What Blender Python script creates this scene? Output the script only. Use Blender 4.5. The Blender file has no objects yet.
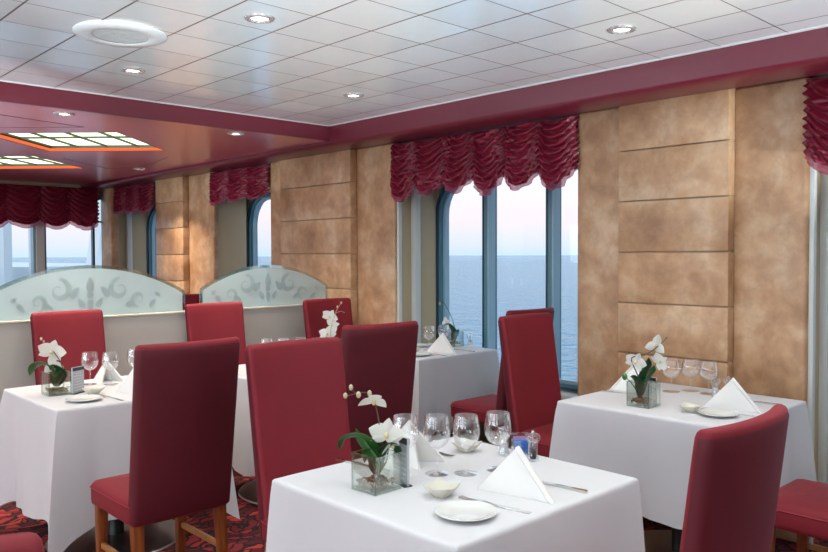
import bpy, bmesh, math, random
from math import sin, cos, pi, sqrt, exp, radians as rad, atan2
from mathutils import Vector, Matrix, noise
S = bpy.context.scene
C = S.collection
random.seed(7)

# ------------------------------------------------------------------ materials
def mat(name):
    m = bpy.data.materials.new(name); m.use_nodes = True
    nt = m.node_tree; nt.nodes.clear()
    out = nt.nodes.new('ShaderNodeOutputMaterial')
    return m, nt, out
def N(nt, typ, **kw):
    n = nt.nodes.new('ShaderNode' + typ)
    for k, v in kw.items():
        if k in n.inputs: n.inputs[k].default_value = v
        else: setattr(n, k, v)
    return n
def L(nt, a, b): nt.links.new(a, b)
def col(c): return (c[0], c[1], c[2], 1)
def pbsdf(nt, c, r=.5, metal=0, **kw):
    p = nt.nodes.new('ShaderNodeBsdfPrincipled')
    p.inputs['Base Color'].default_value = col(c); p.inputs['Roughness'].default_value = r
    p.inputs['Metallic'].default_value = metal
    for k, v in kw.items(): p.inputs[k].default_value = v
    return p
def ramp(nt, fac, stops):
    r = nt.nodes.new('ShaderNodeValToRGB')
    e = r.color_ramp.elements
    while len(e) < len(stops): e.new(.5)
    for i, (pos, c) in enumerate(stops): e[i].position = pos; e[i].color = col(c)
    L(nt, fac, r.inputs['Fac']); return r
def simple(name, c, r=.5, metal=0, bump=0, bscale=200, vary=0, vscale=4, **kw):
    m, nt, out = mat(name); p = pbsdf(nt, c, r, metal, **kw)
    tc = N(nt, 'TexCoord')
    if vary:
        n = N(nt, 'TexNoise', Scale=vscale, Detail=4.); L(nt, tc.outputs['Object'], n.inputs['Vector'])
        k = ramp(nt, n.outputs['Fac'], [(.3, [x * (1 - vary) for x in c]), (.7, [min(1, x * (1 + vary)) for x in c])])
        L(nt, k.outputs['Color'], p.inputs['Base Color'])
    if bump:
        n = N(nt, 'TexNoise', Scale=float(bscale), Detail=3.); L(nt, tc.outputs['Object'], n.inputs['Vector'])
        b = N(nt, 'Bump', Strength=bump, Distance=.002); L(nt, n.outputs['Fac'], b.inputs['Height'])
        L(nt, b.outputs['Normal'], p.inputs['Normal'])
    L(nt, p.outputs[0], out.inputs[0]); return m
def emissive(name, c, s):
    m, nt, out = mat(name); e = N(nt, 'Emission', Color=col(c), Strength=float(s)); L(nt, e.outputs[0], out.inputs[0]); return m
def thin_glass(name, tint=(1, 1, 1), base=.03, edge=.55, rough=.02, gloss=(1, 1, 1)):
    m, nt, out = mat(name)
    t = N(nt, 'BsdfTransparent', Color=col(tint)); g = N(nt, 'BsdfGlossy', Roughness=rough, Color=col(gloss))
    lw = N(nt, 'LayerWeight', Blend=.35)
    mr = N(nt, 'MapRange'); mr.inputs['To Min'].default_value = base; mr.inputs['To Max'].default_value = edge
    L(nt, lw.outputs['Facing'], mr.inputs['Value'])
    mx = N(nt, 'MixShader'); L(nt, mr.outputs[0], mx.inputs[0]); L(nt, t.outputs[0], mx.inputs[1]); L(nt, g.outputs[0], mx.inputs[2])
    L(nt, mx.outputs[0], out.inputs[0]); return m

M = {}
M['chair'] = simple('red_upholstery', (.20, .004, .013), .72, vary=.10, vscale=3, bump=.15, bscale=500, **{'Sheen Weight': .10, 'Sheen Roughness': .4, 'Sheen Tint': (1, .35, .3, 1)})
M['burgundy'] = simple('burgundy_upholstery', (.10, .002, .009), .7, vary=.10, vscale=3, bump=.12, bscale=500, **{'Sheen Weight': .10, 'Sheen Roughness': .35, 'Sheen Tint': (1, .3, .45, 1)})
M['piping'] = simple('red_piping', (.24, .008, .018), .6)
def wood(name, a, b, sc=3):
    m, nt, out = mat(name); p = pbsdf(nt, a, .32)
    tc = N(nt, 'TexCoord'); mp = N(nt, 'Mapping'); mp.inputs['Scale'].default_value = (sc * 8, sc * 8, sc)
    n = N(nt, 'TexNoise', Scale=3., Detail=6.); L(nt, tc.outputs['Object'], mp.inputs[0]); L(nt, mp.outputs[0], n.inputs['Vector'])
    r = ramp(nt, n.outputs['Fac'], [(.3, a), (.7, b)]); L(nt, r.outputs[0], p.inputs['Base Color']); L(nt, p.outputs[0], out.inputs[0]); return m
M['leg'] = wood('cherry_wood', (.15, .032, .009), (.30, .085, .02))
M['stretcher'] = wood('honey_wood', (.34, .13, .035), (.5, .23, .07))
M['cloth'] = simple('white_linen', (.65, .64, .655), .85, bump=.12, bscale=700, **{'Sheen Weight': .15})
M['napkin'] = simple('napkin_linen', (.84, .82, .79), .85, bump=.12, bscale=600)
M['steel'] = simple('brushed_steel', (.62, .62, .60), .28, 1)
M['silver'] = simple('silver_cutlery', (.66, .64, .60), .16, 1)
M['black'] = simple('black_enamel', (.012, .012, .014), .35)
M['china'] = simple('white_china', (.74, .74, .71), .12, **{'Coat Weight': .4})
M['bowl'] = simple('cream_china', (.62, .59, .50), .3)
M['glass'] = thin_glass('wine_glass_crystal', base=.05, edge=.85, rough=.03)
M['vase'] = thin_glass('vase_glass', tint=(.95, .98, .96), base=.05, edge=.5)
M['vedge'] = thin_glass('vase_glass_edge', tint=(.74, .82, .77), base=.07, edge=.6, rough=.05)
M['acrylic'] = thin_glass('clear_acrylic', tint=(.93, .95, .96), base=.10, edge=.6, rough=.06)
M['pane'] = thin_glass('window_pane_glass', tint=(.985, .995, 1), base=.005, edge=.06, rough=.01)
M['petal'] = None
def petal_mat(name, c, tr):
    m, nt, out = mat(name); p = pbsdf(nt, c, .5); t = N(nt, 'BsdfTranslucent', Color=col(c))
    mx = N(nt, 'MixShader'); mx.inputs[0].default_value = tr
    L(nt, p.outputs[0], mx.inputs[1]); L(nt, t.outputs[0], mx.inputs[2]); L(nt, mx.outputs[0], out.inputs[0]); return m
M['petal'] = petal_mat('orchid_petal', (.86, .86, .80), .3)
M['lip'] = simple('orchid_lip', (.75, .62, .30), .5)
M['leaf'] = simple('orchid_leaf', (.075, .23, .05), .32, vary=.4, vscale=9)
M['leafd'] = simple('orchid_leaf_dark', (.03, .12, .04), .28, vary=.4, vscale=9)
M['stem'] = simple('orchid_stem', (.06, .09, .035), .5)
M['twig'] = simple('brown_orchid_stem', (.09, .055, .03), .6)
M['bud'] = simple('orchid_bud', (.50, .42, .28), .5)
M['pebble'] = simple('brown_pebbles', (.20, .13, .065), .6, vary=.6, vscale=60)
M['card'] = simple('menu_card', (.42, .43, .45), .4)
M['carddark'] = simple('menu_card_black', (.02, .022, .03), .35)
M['cardwhite'] = simple('menu_card_print', (.58, .59, .61), .5)
M['pepper'] = simple('peppercorns', (.045, .03, .04), .6, bump=.5, bscale=300)
M['salt'] = simple('salt_grains', (.8, .8, .8), .7)
M['sachet'] = simple('blue_sachet', (.05, .20, .62), .45)
M['sachetr'] = simple('mauve_sachet', (.32, .16, .26), .45)
M['beige'] = simple('beige_paint', (.48, .40, .29), .5)
M['jamb'] = simple('jamb_tan_paint', (.50, .38, .23), .45)
M['strip'] = simple('pale_trim_paint', (.62, .64, .60), .4)
M['halfwall'] = simple('taupe_paint', (.45, .42, .38), .55)
M['cap'] = simple('pale_wood_cap', (.50, .46, .39), .4)
M['frame'] = simple('blue_window_frame', (.09, .21, .27), .3)
M['framed'] = simple('dark_window_frame', (.018, .05, .08), .3)
M['framel'] = simple('pale_blue_window_frame', (.30, .46, .54), .3)
M['redpaint'] = simple('crimson_soffit', (.115, .006, .018), .4, **{'Coat Weight': .4, 'Coat Roughness': .25})
M['redceil'] = simple('rose_ceiling', (.60, .15, .16), .32, .1, **{'Coat Weight': .8, 'Coat Roughness': .25})
M['groove'] = simple('ceiling_groove', (.12, .015, .02), .5)
M['chrome'] = simple('chrome', (.75, .75, .75), .25, .8)
M['whitemetal'] = simple('white_metal', (.56, .57, .56), .4)
M['grille'] = simple('speaker_grille', (.45, .47, .46), .5, bump=.6, bscale=900)
M['lamp'] = emissive('downlight_lens', (1, .95, .84), 9)
M['lightbox'] = emissive('lightbox_diffuser', (.90, 1.0, .72), 2.0)
M['mullgreen'] = simple('lightbox_bar', (.05, .06, .035), .5)
M['glow'] = emissive('orange_led_strip', (1, .17, .05), 1.2)  # orange light on the recess walls, given as emission
M['ship'] = simple('white_ship_paint', (.90, .92, .93), .4)

def plaster(name, a, b, c2):
    m, nt, out = mat(name); p = pbsdf(nt, a, .42)
    tc = N(nt, 'TexCoord')
    n = N(nt, 'TexNoise', Scale=3.2, Detail=7., Roughness=.6, Distortion=.15); L(nt, tc.outputs['Object'], n.inputs['Vector'])
    r = ramp(nt, n.outputs['Fac'], [(.34, c2), (.5, a), (.64, b)])
    n2 = N(nt, 'TexNoise', Scale=9., Detail=5., Roughness=.65, Distortion=.2); L(nt, tc.outputs['Object'], n2.inputs['Vector'])
    r2 = ramp(nt, n2.outputs['Fac'], [(.36, (.78, .73, .69)), (.58, (1.05, 1.04, 1.03))])
    mx = N(nt, 'MixRGB', blend_type='MULTIPLY', Fac=.75); L(nt, r.outputs[0], mx.inputs[1]); L(nt, r2.outputs[0], mx.inputs[2])
    L(nt, mx.outputs[0], p.inputs['Base Color'])
    bp = N(nt, 'Bump', Strength=.12, Distance=.01); L(nt, n2.outputs['Fac'], bp.inputs['Height']); L(nt, bp.outputs[0], p.inputs['Normal'])
    L(nt, p.outputs[0], out.inputs[0]); return m
M['plaster'] = plaster('marbled_tan_plaster', (.52, .305, .165), (.63, .43, .275), (.38, .20, .10))

def ceiling_mat():
    m, nt, out = mat('white_ceiling_tiles'); p = pbsdf(nt, (.82, .85, .84), .2, .4)
    g = N(nt, 'NewGeometry'); sp = N(nt, 'SeparateXYZ'); L(nt, g.outputs['Position'], sp.inputs[0])
    def mth(op, a, b=None, c=None):
        n = N(nt, 'Math', operation=op)
        for i, v in enumerate((a, b, c)):
            if v is None: continue
            if isinstance(v, (int, float)): n.inputs[i].default_value = v
            else: L(nt, v, n.inputs[i])
        return n.outputs[0]
    def axis(o, off, w):
        q = mth('DIVIDE', mth('SUBTRACT', o, off), .3148)
        fr = mth('FRACT', q); fl = mth('FLOOR', q)
        d = mth('ABSOLUTE', mth('SUBTRACT', fr, .5))          # .5 at the joint
        return mth('GREATER_THAN', d, .5 - w), fl
    lx, fx = axis(sp.outputs['X'], 1.327, .0125); ly, fy = axis(sp.outputs['Y'], 1.42, .0085)
    line = mth('MAXIMUM', lx, ly)
    cv = N(nt, 'CombineXYZ'); L(nt, fx, cv.inputs[0]); L(nt, fy, cv.inputs[1])
    wn = N(nt, 'TexWhiteNoise'); L(nt, cv.outputs[0], wn.inputs['Vector'])
    # a tiny tilt of each metal tile
    sub = N(nt, 'VectorMath', operation='SUBTRACT'); L(nt, wn.outputs['Color'], sub.inputs[0]); sub.inputs[1].default_value = (.5, .5, .5)
    sc = N(nt, 'VectorMath', operation='SCALE'); L(nt, sub.outputs[0], sc.inputs[0]); sc.inputs['Scale'].default_value = .035
    ad = N(nt, 'VectorMath', operation='ADD'); L(nt, g.outputs['Normal'], ad.inputs[0]); L(nt, sc.outputs[0], ad.inputs[1])
    nm = N(nt, 'VectorMath', operation='NORMALIZE'); L(nt, ad.outputs[0], nm.inputs[0]); L(nt, nm.outputs[0], p.inputs['Normal'])
    mx = N(nt, 'MixRGB'); L(nt, line, mx.inputs[0]); mx.inputs[1].default_value = (.82, .85, .84, 1); mx.inputs[2].default_value = (.12, .075, .05, 1)
    L(nt, mx.outputs[0], p.inputs['Base Color'])
    rr = mth('MULTIPLY_ADD', line, .4, .2); L(nt, rr, p.inputs['Roughness'])
    L(nt, p.outputs[0], out.inputs[0]); return m
M['ceil'] = ceiling_mat()

def carpet_mat():
    m, nt, out = mat('red_leaf_carpet'); p = pbsdf(nt, (.2, .01, .01), .95)
    tc = N(nt, 'TexCoord')
    w = N(nt, 'TexNoise', Scale=5., Detail=2.); L(nt, tc.outputs['Object'], w.inputs['Vector'])
    mx0 = N(nt, 'MixRGB', Fac=.22); L(nt, tc.outputs['Object'], mx0.inputs[1]); L(nt, w.outputs['Color'], mx0.inputs[2])
    mp = N(nt, 'Mapping'); mp.inputs['Scale'].default_value = (1, 1.9, 1); mp.inputs['Rotation'].default_value = (0, 0, .6); L(nt, mx0.outputs[0], mp.inputs[0])
    v = N(nt, 'TexVoronoi', feature='DISTANCE_TO_EDGE', Scale=13.); L(nt, mp.outputs[0], v.inputs['Vector'])
    v2 = N(nt, 'TexVoronoi', Scale=13.); L(nt, mp.outputs[0], v2.inputs['Vector'])
    r = ramp(nt, v.outputs['Distance'], [(.05, (.012, .003, .006)), (.11, (1, 1, 1))])
    sp = N(nt, 'SeparateColor'); L(nt, v2.outputs['Color'], sp.inputs[0])
    r2 = ramp(nt, sp.outputs[0], [(.0, (.045, .004, .012)), (.35, (.16, .008, .014)), (.7, (.36, .022, .02)), (1, (.48, .05, .035))])
    mu = N(nt, 'MixRGB', blend_type='MULTIPLY', Fac=1.); L(nt, r.outputs[0], mu.inputs[1]); L(nt, r2.outputs[0], mu.inputs[2])
    L(nt, mu.outputs[0], p.inputs['Base Color'])
    n = N(nt, 'TexNoise', Scale=400., Detail=2.); L(nt, tc.outputs['Object'], n.inputs['Vector'])
    b = N(nt, 'Bump', Strength=.5, Distance=.004); L(nt, n.outputs['Fac'], b.inputs['Height']); L(nt, b.outputs[0], p.inputs['Normal'])
    L(nt, p.outputs[0], out.inputs[0]); return m
M['carpet'] = carpet_mat()

def satin(name, c, tr, trc, transp):
    m, nt, out = mat(name); p = pbsdf(nt, c, .42, **{'Sheen Weight': .15, 'Sheen Roughness': .3, 'Sheen Tint': (1, .3, .4, 1)})
    t = N(nt, 'BsdfTranslucent', Color=col(trc)); mx = N(nt, 'MixShader'); mx.inputs[0].default_value = tr
    L(nt, p.outputs[0], mx.inputs[1]); L(nt, t.outputs[0], mx.inputs[2])
    o = mx.outputs[0]
    if transp:
        tp = N(nt, 'BsdfTransparent', Color=(1, .75, .8, 1)); m2 = N(nt, 'MixShader'); m2.inputs[0].default_value = transp
        L(nt, o, m2.inputs[1]); L(nt, tp.outputs[0], m2.inputs[2]); o = m2.outputs[0]
    L(nt, o, out.inputs[0]); return m
M['satin'] = satin('crimson_satin', (.20, .006, .024), .10, (.5, .03, .08), 0)
M['sheer'] = satin('crimson_sheer', (.40, .04, .10), .5, (.85, .28, .38), .28)

def frosted():
    m, nt, out = mat('frosted_glass')
    d = pbsdf(nt, (.80, .94, .95), .35); t = N(nt, 'BsdfTranslucent', Color=(.82, .95, .96, 1)); a = N(nt, 'BsdfTransparent', Color=(.85, .95, .94, 1))
    m1 = N(nt, 'MixShader'); m1.inputs[0].default_value = .38; L(nt, d.outputs[0], m1.inputs[1]); L(nt, t.outputs[0], m1.inputs[2])
    m2 = N(nt, 'MixShader'); m2.inputs[0].default_value = .28; L(nt, m1.outputs[0], m2.inputs[1]); L(nt, a.outputs[0], m2.inputs[2])
    L(nt, m2.outputs[0], out.inputs[0]); return m
M['frost'] = frosted()
M['etch'] = petal_mat('etched_glass', (.49, .61, .62), .36)
M['bevel'] = thin_glass('bevelled_glass_edge', tint=(.75, .86, .80), base=.25, edge=.7, rough=.08)

def sea_mat():
    m, nt, out = mat('sea_water'); p = pbsdf(nt, (.25, .64, .90), .16, **{'IOR': 1.33})
    tc = N(nt, 'TexCoord')
    mp = N(nt, 'Mapping'); mp.inputs['Scale'].default_value = (1, 1, 1); L(nt, tc.outputs['Object'], mp.inputs[0])
    n = N(nt, 'TexNoise', Scale=.16, Detail=5., Roughness=.6); L(nt, mp.outputs[0], n.inputs['Vector'])
    b = N(nt, 'Bump', Strength=1., Distance=16.); L(nt, n.outputs['Fac'], b.inputs['Height']); L(nt, b.outputs[0], p.inputs['Normal'])
    L(nt, p.outputs[0], out.inputs[0]); return m
M['sea'] = sea_mat()

# ------------------------------------------------------------------ mesh helpers
def finish(name, bm, m, parent=None, smooth=True, angle=40, loc=None, rotz=0):
    me = bpy.data.meshes.new(name)
    bmesh.ops.recalc_face_normals(bm, faces=bm.faces[:])
    if smooth:
        for f in bm.faces: f.smooth = True
        for e in bm.edges:
            if len(e.link_faces) == 2 and e.calc_face_angle(0) > rad(angle): e.smooth = False
    bm.to_mesh(me); bm.free()
    me.materials.append(m)
    o = bpy.data.objects.new(name, me); C.objects.link(o)
    if parent: o.parent = parent
    if loc: o.location = loc
    if rotz: o.rotation_euler = (0, 0, rotz)
    return o
def tag(o, label, cat, group=None, kind=None):
    o['label'] = label; o['category'] = cat
    if group: o['group'] = group
    if kind: o['kind'] = kind
    return o
def struct(o, label=None):
    o['kind'] = 'structure'
    if label: o['label'] = label
    return o
def empty(name, loc=(0, 0, 0), rotz=0):
    o = bpy.data.objects.new(name, None); C.objects.link(o)
    o.empty_display_size = .05; o.location = loc; o.rotation_euler = (0, 0, rotz); return o
def thing(name, label, cat, loc=(0, 0, 0), rotz=0, group=None, kind=None):
    return tag(empty(name, loc, rotz), label, cat, group, kind)
def dup(root, loc, rotz, label, group=None):
    def cp(o, par):
        c = o.copy(); C.objects.link(c)
        if par: c.parent = par
        for ch in list(o.children): cp(ch, c)
        return c
    r = cp(root, None); r.scale = (1, 1, 1); r.location = loc; r.rotation_euler = (0, 0, rotz)
    if label: r['label'] = label
    if group: r['group'] = group
    return r
def box(bm, a, b, bev=0, seg=2, mtx=None):
    a = Vector(a); b = Vector(b)
    r = bmesh.ops.create_cube(bm, size=1, matrix=Matrix.Translation((a + b) / 2) @ Matrix.Diagonal((b - a).to_4d()))
    vs = r['verts']
    if bev:
        es = list({e for v in vs for e in v.link_edges})
        q = bmesh.ops.bevel(bm, geom=es, offset=bev, segments=seg, affect='EDGES', profile=.5)
        vs = list({v for f in q['faces'] for v in f.verts} | {v for v in vs if v.is_valid})
    if mtx: bmesh.ops.transform(bm, matrix=mtx, verts=[v for v in vs if v.is_valid])
    return vs
def boxo(name, a, b, m, parent=None, bev=0, seg=2):
    bm = bmesh.new(); box(bm, a, b, bev, seg); return finish(name, bm, m, parent)
def loft(bm, loops, cap0=True, cap1=True, closed=True):
    vl = [[bm.verts.new(p) for p in lp] for lp in loops]
    n = len(vl[0])
    for i in range(len(vl) - 1):
        for j in range(n if closed else n - 1):
            k = (j + 1) % n
            bm.faces.new((vl[i][j], vl[i][k], vl[i + 1][k], vl[i + 1][j]))
    if cap0: bm.faces.new(list(reversed(vl[0])))
    if cap1: bm.faces.new(vl[-1])
    return vl
def lathe(bm, prof, n=28, c=(0, 0, 0), cap0=False, cap1=False):
    lp = [[(c[0] + r * cos(2 * pi * k / n), c[1] + r * sin(2 * pi * k / n), c[2] + z) for k in range(n)] for r, z in prof]
    return loft(bm, lp, cap0, cap1)
def tube(bm, pts, r, n=8, r1=None):
    pts = [Vector(p) for p in pts]; lp = []
    up = Vector((.13, .21, .97))
    for i, p in enumerate(pts):
        t = (pts[min(i + 1, len(pts) - 1)] - pts[max(i - 1, 0)]).normalized()
        u = t.cross(up)
        if u.length < .1: u = t.cross(Vector((1, 0, 0)))
        u.normalize(); w = t.cross(u)
        rr = r if r1 is None else r + (r1 - r) * i / (len(pts) - 1)
        lp.append([p + rr * (u * cos(2 * pi * k / n) + w * sin(2 * pi * k / n)) for k in range(n)])
    loft(bm, lp)
def spline(ctrl, n=24):
    P = [Vector(p) for p in ctrl]; P = [2 * P[0] - P[1]] + P + [2 * P[-1] - P[-2]]; out = []
    segs = len(P) - 3
    for i in range(n + 1):
        u = i / n * segs; k = min(int(u), segs - 1); t = u - k
        a, b, c, d = P[k:k + 4]
        out.append(.5 * ((2 * b) + (c - a) * t + (2 * a - 5 * b + 4 * c - d) * t * t + (3 * b - a - 3 * c + d) * t ** 3))
    return out
def rrect(hx, hy, r, seg=5, c=(0, 0)):
    out = []
    for cx, cy, a0 in ((hx - r, hy - r, 0), (-hx + r, hy - r, 90), (-hx + r, -hy + r, 180), (hx - r, -hy + r, 270)):
        for k in range(seg + 1):
            a = rad(a0 + 90 * k / seg); out.append((c[0] + cx + r * cos(a), c[1] + cy + r * sin(a)))
    return out
def prism(bm, pts, axis, lo, hi):
    """polygon given in the two other axes, extruded along axis."""
    def P(p, v):
        return {'x': (v, p[0], p[1]), 'y': (p[0], v, p[1]), 'z': (p[0], p[1], v)}[axis]
    return loft(bm, [[P(p, lo) for p in pts], [P(p, hi) for p in pts]])
def holed(bm, outer, holes, mk, lo, hi):
    """slab with holes: outline and holes as 2D loops, mk(p, v) -> 3D point"""
    faces = []
    for v in (lo, hi):
        es = []
        for lp in [outer] + holes:
            vs = [bm.verts.new(mk(p, v)) for p in lp]
            es += [bm.edges.new((vs[i], vs[(i + 1) % len(vs)])) for i in range(len(vs))]
        bmesh.ops.triangle_fill(bm, use_beauty=True, use_dissolve=False, edges=es)
    for lp in [outer] + holes:
        loft(bm, [[mk(p, lo) for p in lp], [mk(p, hi) for p in lp]], False, False)
    bmesh.ops.remove_doubles(bm, verts=bm.verts[:], dist=1e-5)

# ------------------------------------------------------------------ the setting
ZC, ZR = 2.45, 2.34          # white ceiling, dropped rose ceiling
XW = 4.5                     # window wall plane
YF = 10.05                   # far wall
XL, YB = -4.2, -4.2
struct(boxo('floor', (XL - .2, YB - .2, -.1), (XW + .12, YF + .12, 0), M['carpet']), 'dark red leaf patterned carpet')
struct(boxo('ceiling', (XL, YB, ZC), (3.78, 4.95, ZC + .05), M['ceil']), 'white square metal ceiling tiles')
# window wall with arched openings
def arch(y0, y1, z0, z1, r, n=8):
    p = [(y0, z0), (y1, z0)]
    for k in range(n + 1): a = pi / 2 * k / n; p.append((y1 - r + r * cos(a), z1 - r + r * sin(a)))
    for k in range(n + 1): a = pi / 2 + pi / 2 * k / n; p.append((y0 + r + r * cos(a), z1 - r + r * sin(a)))
    return p
WIN = [(-.45, 1.46), (2.72, 4.49), (6.10, 7.40), (8.60, 9.88)]
WZ0, WZ1, WR = .50, 2.10, .33
bm = bmesh.new()
holed(bm, [(YB, 0), (YF, 0), (YF, ZC), (YB, ZC)], [arch(a, b, WZ0, WZ1, WR) for a, b in WIN], lambda p, v: (v, p[0], p[1]), XW, XW + .12)
struct(finish('wall_right', bm, M['beige'], smooth=False))
# far wall, with a run of windows
FWIN = [(-3.6, -.6), (-.4, 1.9), (2.02, 3.16), (3.25, 4.03)]
bm = bmesh.new()
holed(bm, [(XL, 0), (XW, 0), (XW, ZC), (XL, ZC)], [[(a, .55), (b, .55), (b, 2.2), (a, 2.2)] for a, b in FWIN], lambda p, v: (p[0], v, p[1]), YF, YF + .12)
struct(finish('wall_far', bm, M['beige'], smooth=False))
bm = bmesh.new()
LWIN = [(-3.4, -1.0), (-.6, 1.8), (2.2, 4.4), (5.2, 7.0), (7.4, 9.6)]  # unseen openings, invented to let side daylight in
holed(bm, [(YB, 0), (YF, 0), (YF, ZC), (YB, ZC)], [[(a, .6), (b, .6), (b, 2.1), (a, 2.1)] for a, b in LWIN], lambda p, v: (v, p[0], p[1]), XL - .12, XL)
struct(finish('wall_left', bm, M['strip'], smooth=False))
struct(boxo('wall_back', (XL, YB - .12, 0), (XW, YB, ZC), M['strip']))

# dropped rose ceiling with diamond openings for the light panels
DIA = [(2.32, 6.28), (2.32, 8.10), (.50, 6.28), (.50, 8.10), (-1.3, 6.28), (-1.3, 8.1)]
HD = .715
bm = bmesh.new()
holed(bm, [(XL, 4.885), (3.95, 4.885), (3.95, YF), (XL, YF)],
      [[(x, y - HD), (x + HD, y), (x, y + HD), (x - HD, y)] for x, y in DIA], lambda p, v: (p[0], p[1], v), ZR, ZR + .07)
red = struct(finish('ceiling_dropped', bm, M['redceil'], smooth=False), 'rose red dropped ceiling')
struct(boxo('trim_1', (XL, 4.872, ZR - .003), (3.72, 4.90, ZC), M['redpaint']), 'crimson edge of the dropped ceiling')
# soffit along the window wall: flat face, then a rounded cornice down to the pillar heads
bm = bmesh.new()
pr = [(3.70, ZC), (3.70, 2.320), (3.704, 2.312), (3.715, 2.304), (3.74, 2.297), (3.78, 2.292), (3.84, 2.291), (3.95, 2.296), (3.96, 2.318), (XW, 2.318), (XW, ZC)]
prism(bm, pr, 'y', YB, YF)
struct(finish('trim_2', bm, M['redpaint'], angle=25), 'crimson soffit and rounded cornice above the windows')
bm = bmesh.new(); box(bm, (3.678, YB, ZC - .003), (3.702, 4.885, ZC)); box(bm, (XL, 4.852, ZC - .003), (3.7, 4.874, ZC))
struct(finish('trim_3', bm, M['whitemetal']), 'thin white ceiling edge strip')
# thin inlay grooves on the rose ceiling
bm = bmesh.new()
def strip2(a, b, w=.008):
    a = Vector((*a, 0)); b = Vector((*b, 0)); d = (b - a).normalized(); n = Vector((-d.y, d.x, 0)) * w / 2
    loft(bm, [[(*(a + n).xy, ZR - .002), (*(a - n).xy, ZR - .002), (*(b - n).xy, ZR - .002), (*(b + n).xy, ZR - .002)], [(*(a + n).xy, ZR + .001), (*(a - n).xy, ZR + .001), (*(b - n).xy, ZR + .001), (*(b + n).xy, ZR + .001)]])
for pl in ([(1.0, 5.26), (2.055, 5.50), (1.635, 5.907)], [(2.58, 7.395), (3.213, 7.965)], [(3.213, 7.965), (3.38, 7.57), (3.34, 7.2), (3.235, 6.66)]):
    for a, b in zip(pl, pl[1:]): strip2(a, b)
struct(finish('trim_4', bm, M['groove'], smooth=False), 'dark inlay lines of the rose ceiling')

# pillars: two side panels and a raised, banded centre panel
GRO = [.293, .588, .883, 1.171, 1.459, 1.748, 2.036]
def pillar(y0, y1, c0, c1, label):
    root = thing('pillar', label, 'pillar', (4.0, (y0 + y1) / 2, 0), kind='structure')
    o = (y0 + y1) / 2
    boxo('core', (.0851, y0 - o + .02, 0), (.42, y1 - o - .02, 2.30), M['jamb'], root)
    boxo('side_panel', (.020, y0 - o, 0), (.085, c0 - o + .02, 2.316), M['plaster'], root, .02, 4)
    boxo('side_panel', (.020, c1 - o - .02, 0), (.085, y1 - o, 2.316), M['plaster'], root, .02, 4)
    zs = [0] + GRO + [2.319]
    for a, b in zip(zs, zs[1:]):
        boxo('band_panel', (-.055, c0 - o, a + .003), (.019, c1 - o, b - .003), M['plaster'], root, .006)
    boxo('groove_backing', (-.03, c0 - o + .006, 0), (.0195, c1 - o - .006, 2.30), M['jamb'], root)
    return root
pillar(1.452, 2.80, 1.812, 2.462, 'wide tan marbled pillar between the big window and the right edge window')
pillar(4.478, 6.215, 4.928, 5.935, 'tan marbled pillar behind the right frosted glass partition')
pillar(7.275, 8.625, 7.80, 8.45, 'golden tan marbled pillar behind the gap between the glass partitions')
struct(boxo('trim_5', (3.95, 9.72, 0), (4.05, YF - .005, 2.30), M['plaster'], None, .01), 'narrow tan pilaster in the far corner')

# window jambs (tan reveal with two pale vertical strips), sills, frames
wi = 0
for i, (y0, y1) in enumerate(WIN):
    bm = bmesh.new(); box(bm, (4.085, y1 - .004, 0), (XW, y1 + .05, 2.3))
    struct(finish('trim_%d' % (6 + 2 * i), bm, M['jamb']), 'tan window reveal')
    bm = bmesh.new()
    box(bm, (4.048, y1 - .03, 0), (4.084, y1 + .04, 2.3), .004); box(bm, (4.205, y1 - .045, 0), (4.275, y1 + .01, 2.3), .012)
    box(bm, (4.36, y0, WZ0 - .05), (XW + .02, y1 - .03, WZ0 - .01), .008)
    struct(finish('trim_%d' % (7 + 2 * i), bm, M['strip']), 'pale reveal strips and window sill')
    w = struct(empty('window_%d' % (i + 1), (XW, (y0 + y1) / 2, WZ0)), 'arched cornered window with blue frame')
    hy = (y1 - y0) / 2; H = WZ1 - WZ0
    def ring(d, xa, xb, name, m, d2):
        bm = bmesh.new()
        A = arch(-hy + d, hy - d, d, H - d, WR - d); B = arch(-hy + d2, hy - d2, d2, H - d2, WR - d2)
        loft(bm, [[(xa, *p) for p in A], [(xa, *p) for p in B], [(xb, *p) for p in B], [(xb, *p) for p in A], [(xa, *p) for p in A]], False, False)
        bmesh.ops.remove_doubles(bm, verts=bm.verts[:], dist=1e-6)
        return finish(name, bm, m, w, angle=30)
    ring(0, -.02, .10, 'window_frame', M['framed'], .016)
    ring(.016, .0, .10, 'window_frame', M['frame'], .038)
    ring(.038, .03, .075, 'window_frame', M['framel'], .060)
    mull = {0: [.35, .95], 1: [.35, 0.0], 2: [-.2], 3: [-.2]}[i]
    if i == 1: mull = [3.352 - (y0 + y1) / 2, 3.955 - (y0 + y1) / 2]
    for my in mull:
        bm = bmesh.new(); box(bm, (-.005, my - .022, .05), (.095, my + .026, H - .03)); mo = finish('mullion', bm, M['frame'], w)
        boxo('mullion_strip', (-.018, my - .036, .05), (.06, my - .0222, H - .03), M['framel'], mo)
        boxo('mullion_gasket', (-.012, my + .0262, .05), (.06, my + .036, H - .03), M['framed'], mo)
    bm = bmesh.new(); prism(bm, arch(-hy + .04, hy - .04, .04, H - .04, WR - .04), 'x', .062, .068); finish('pane', bm, M['pane'], w, smooth=False)
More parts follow.
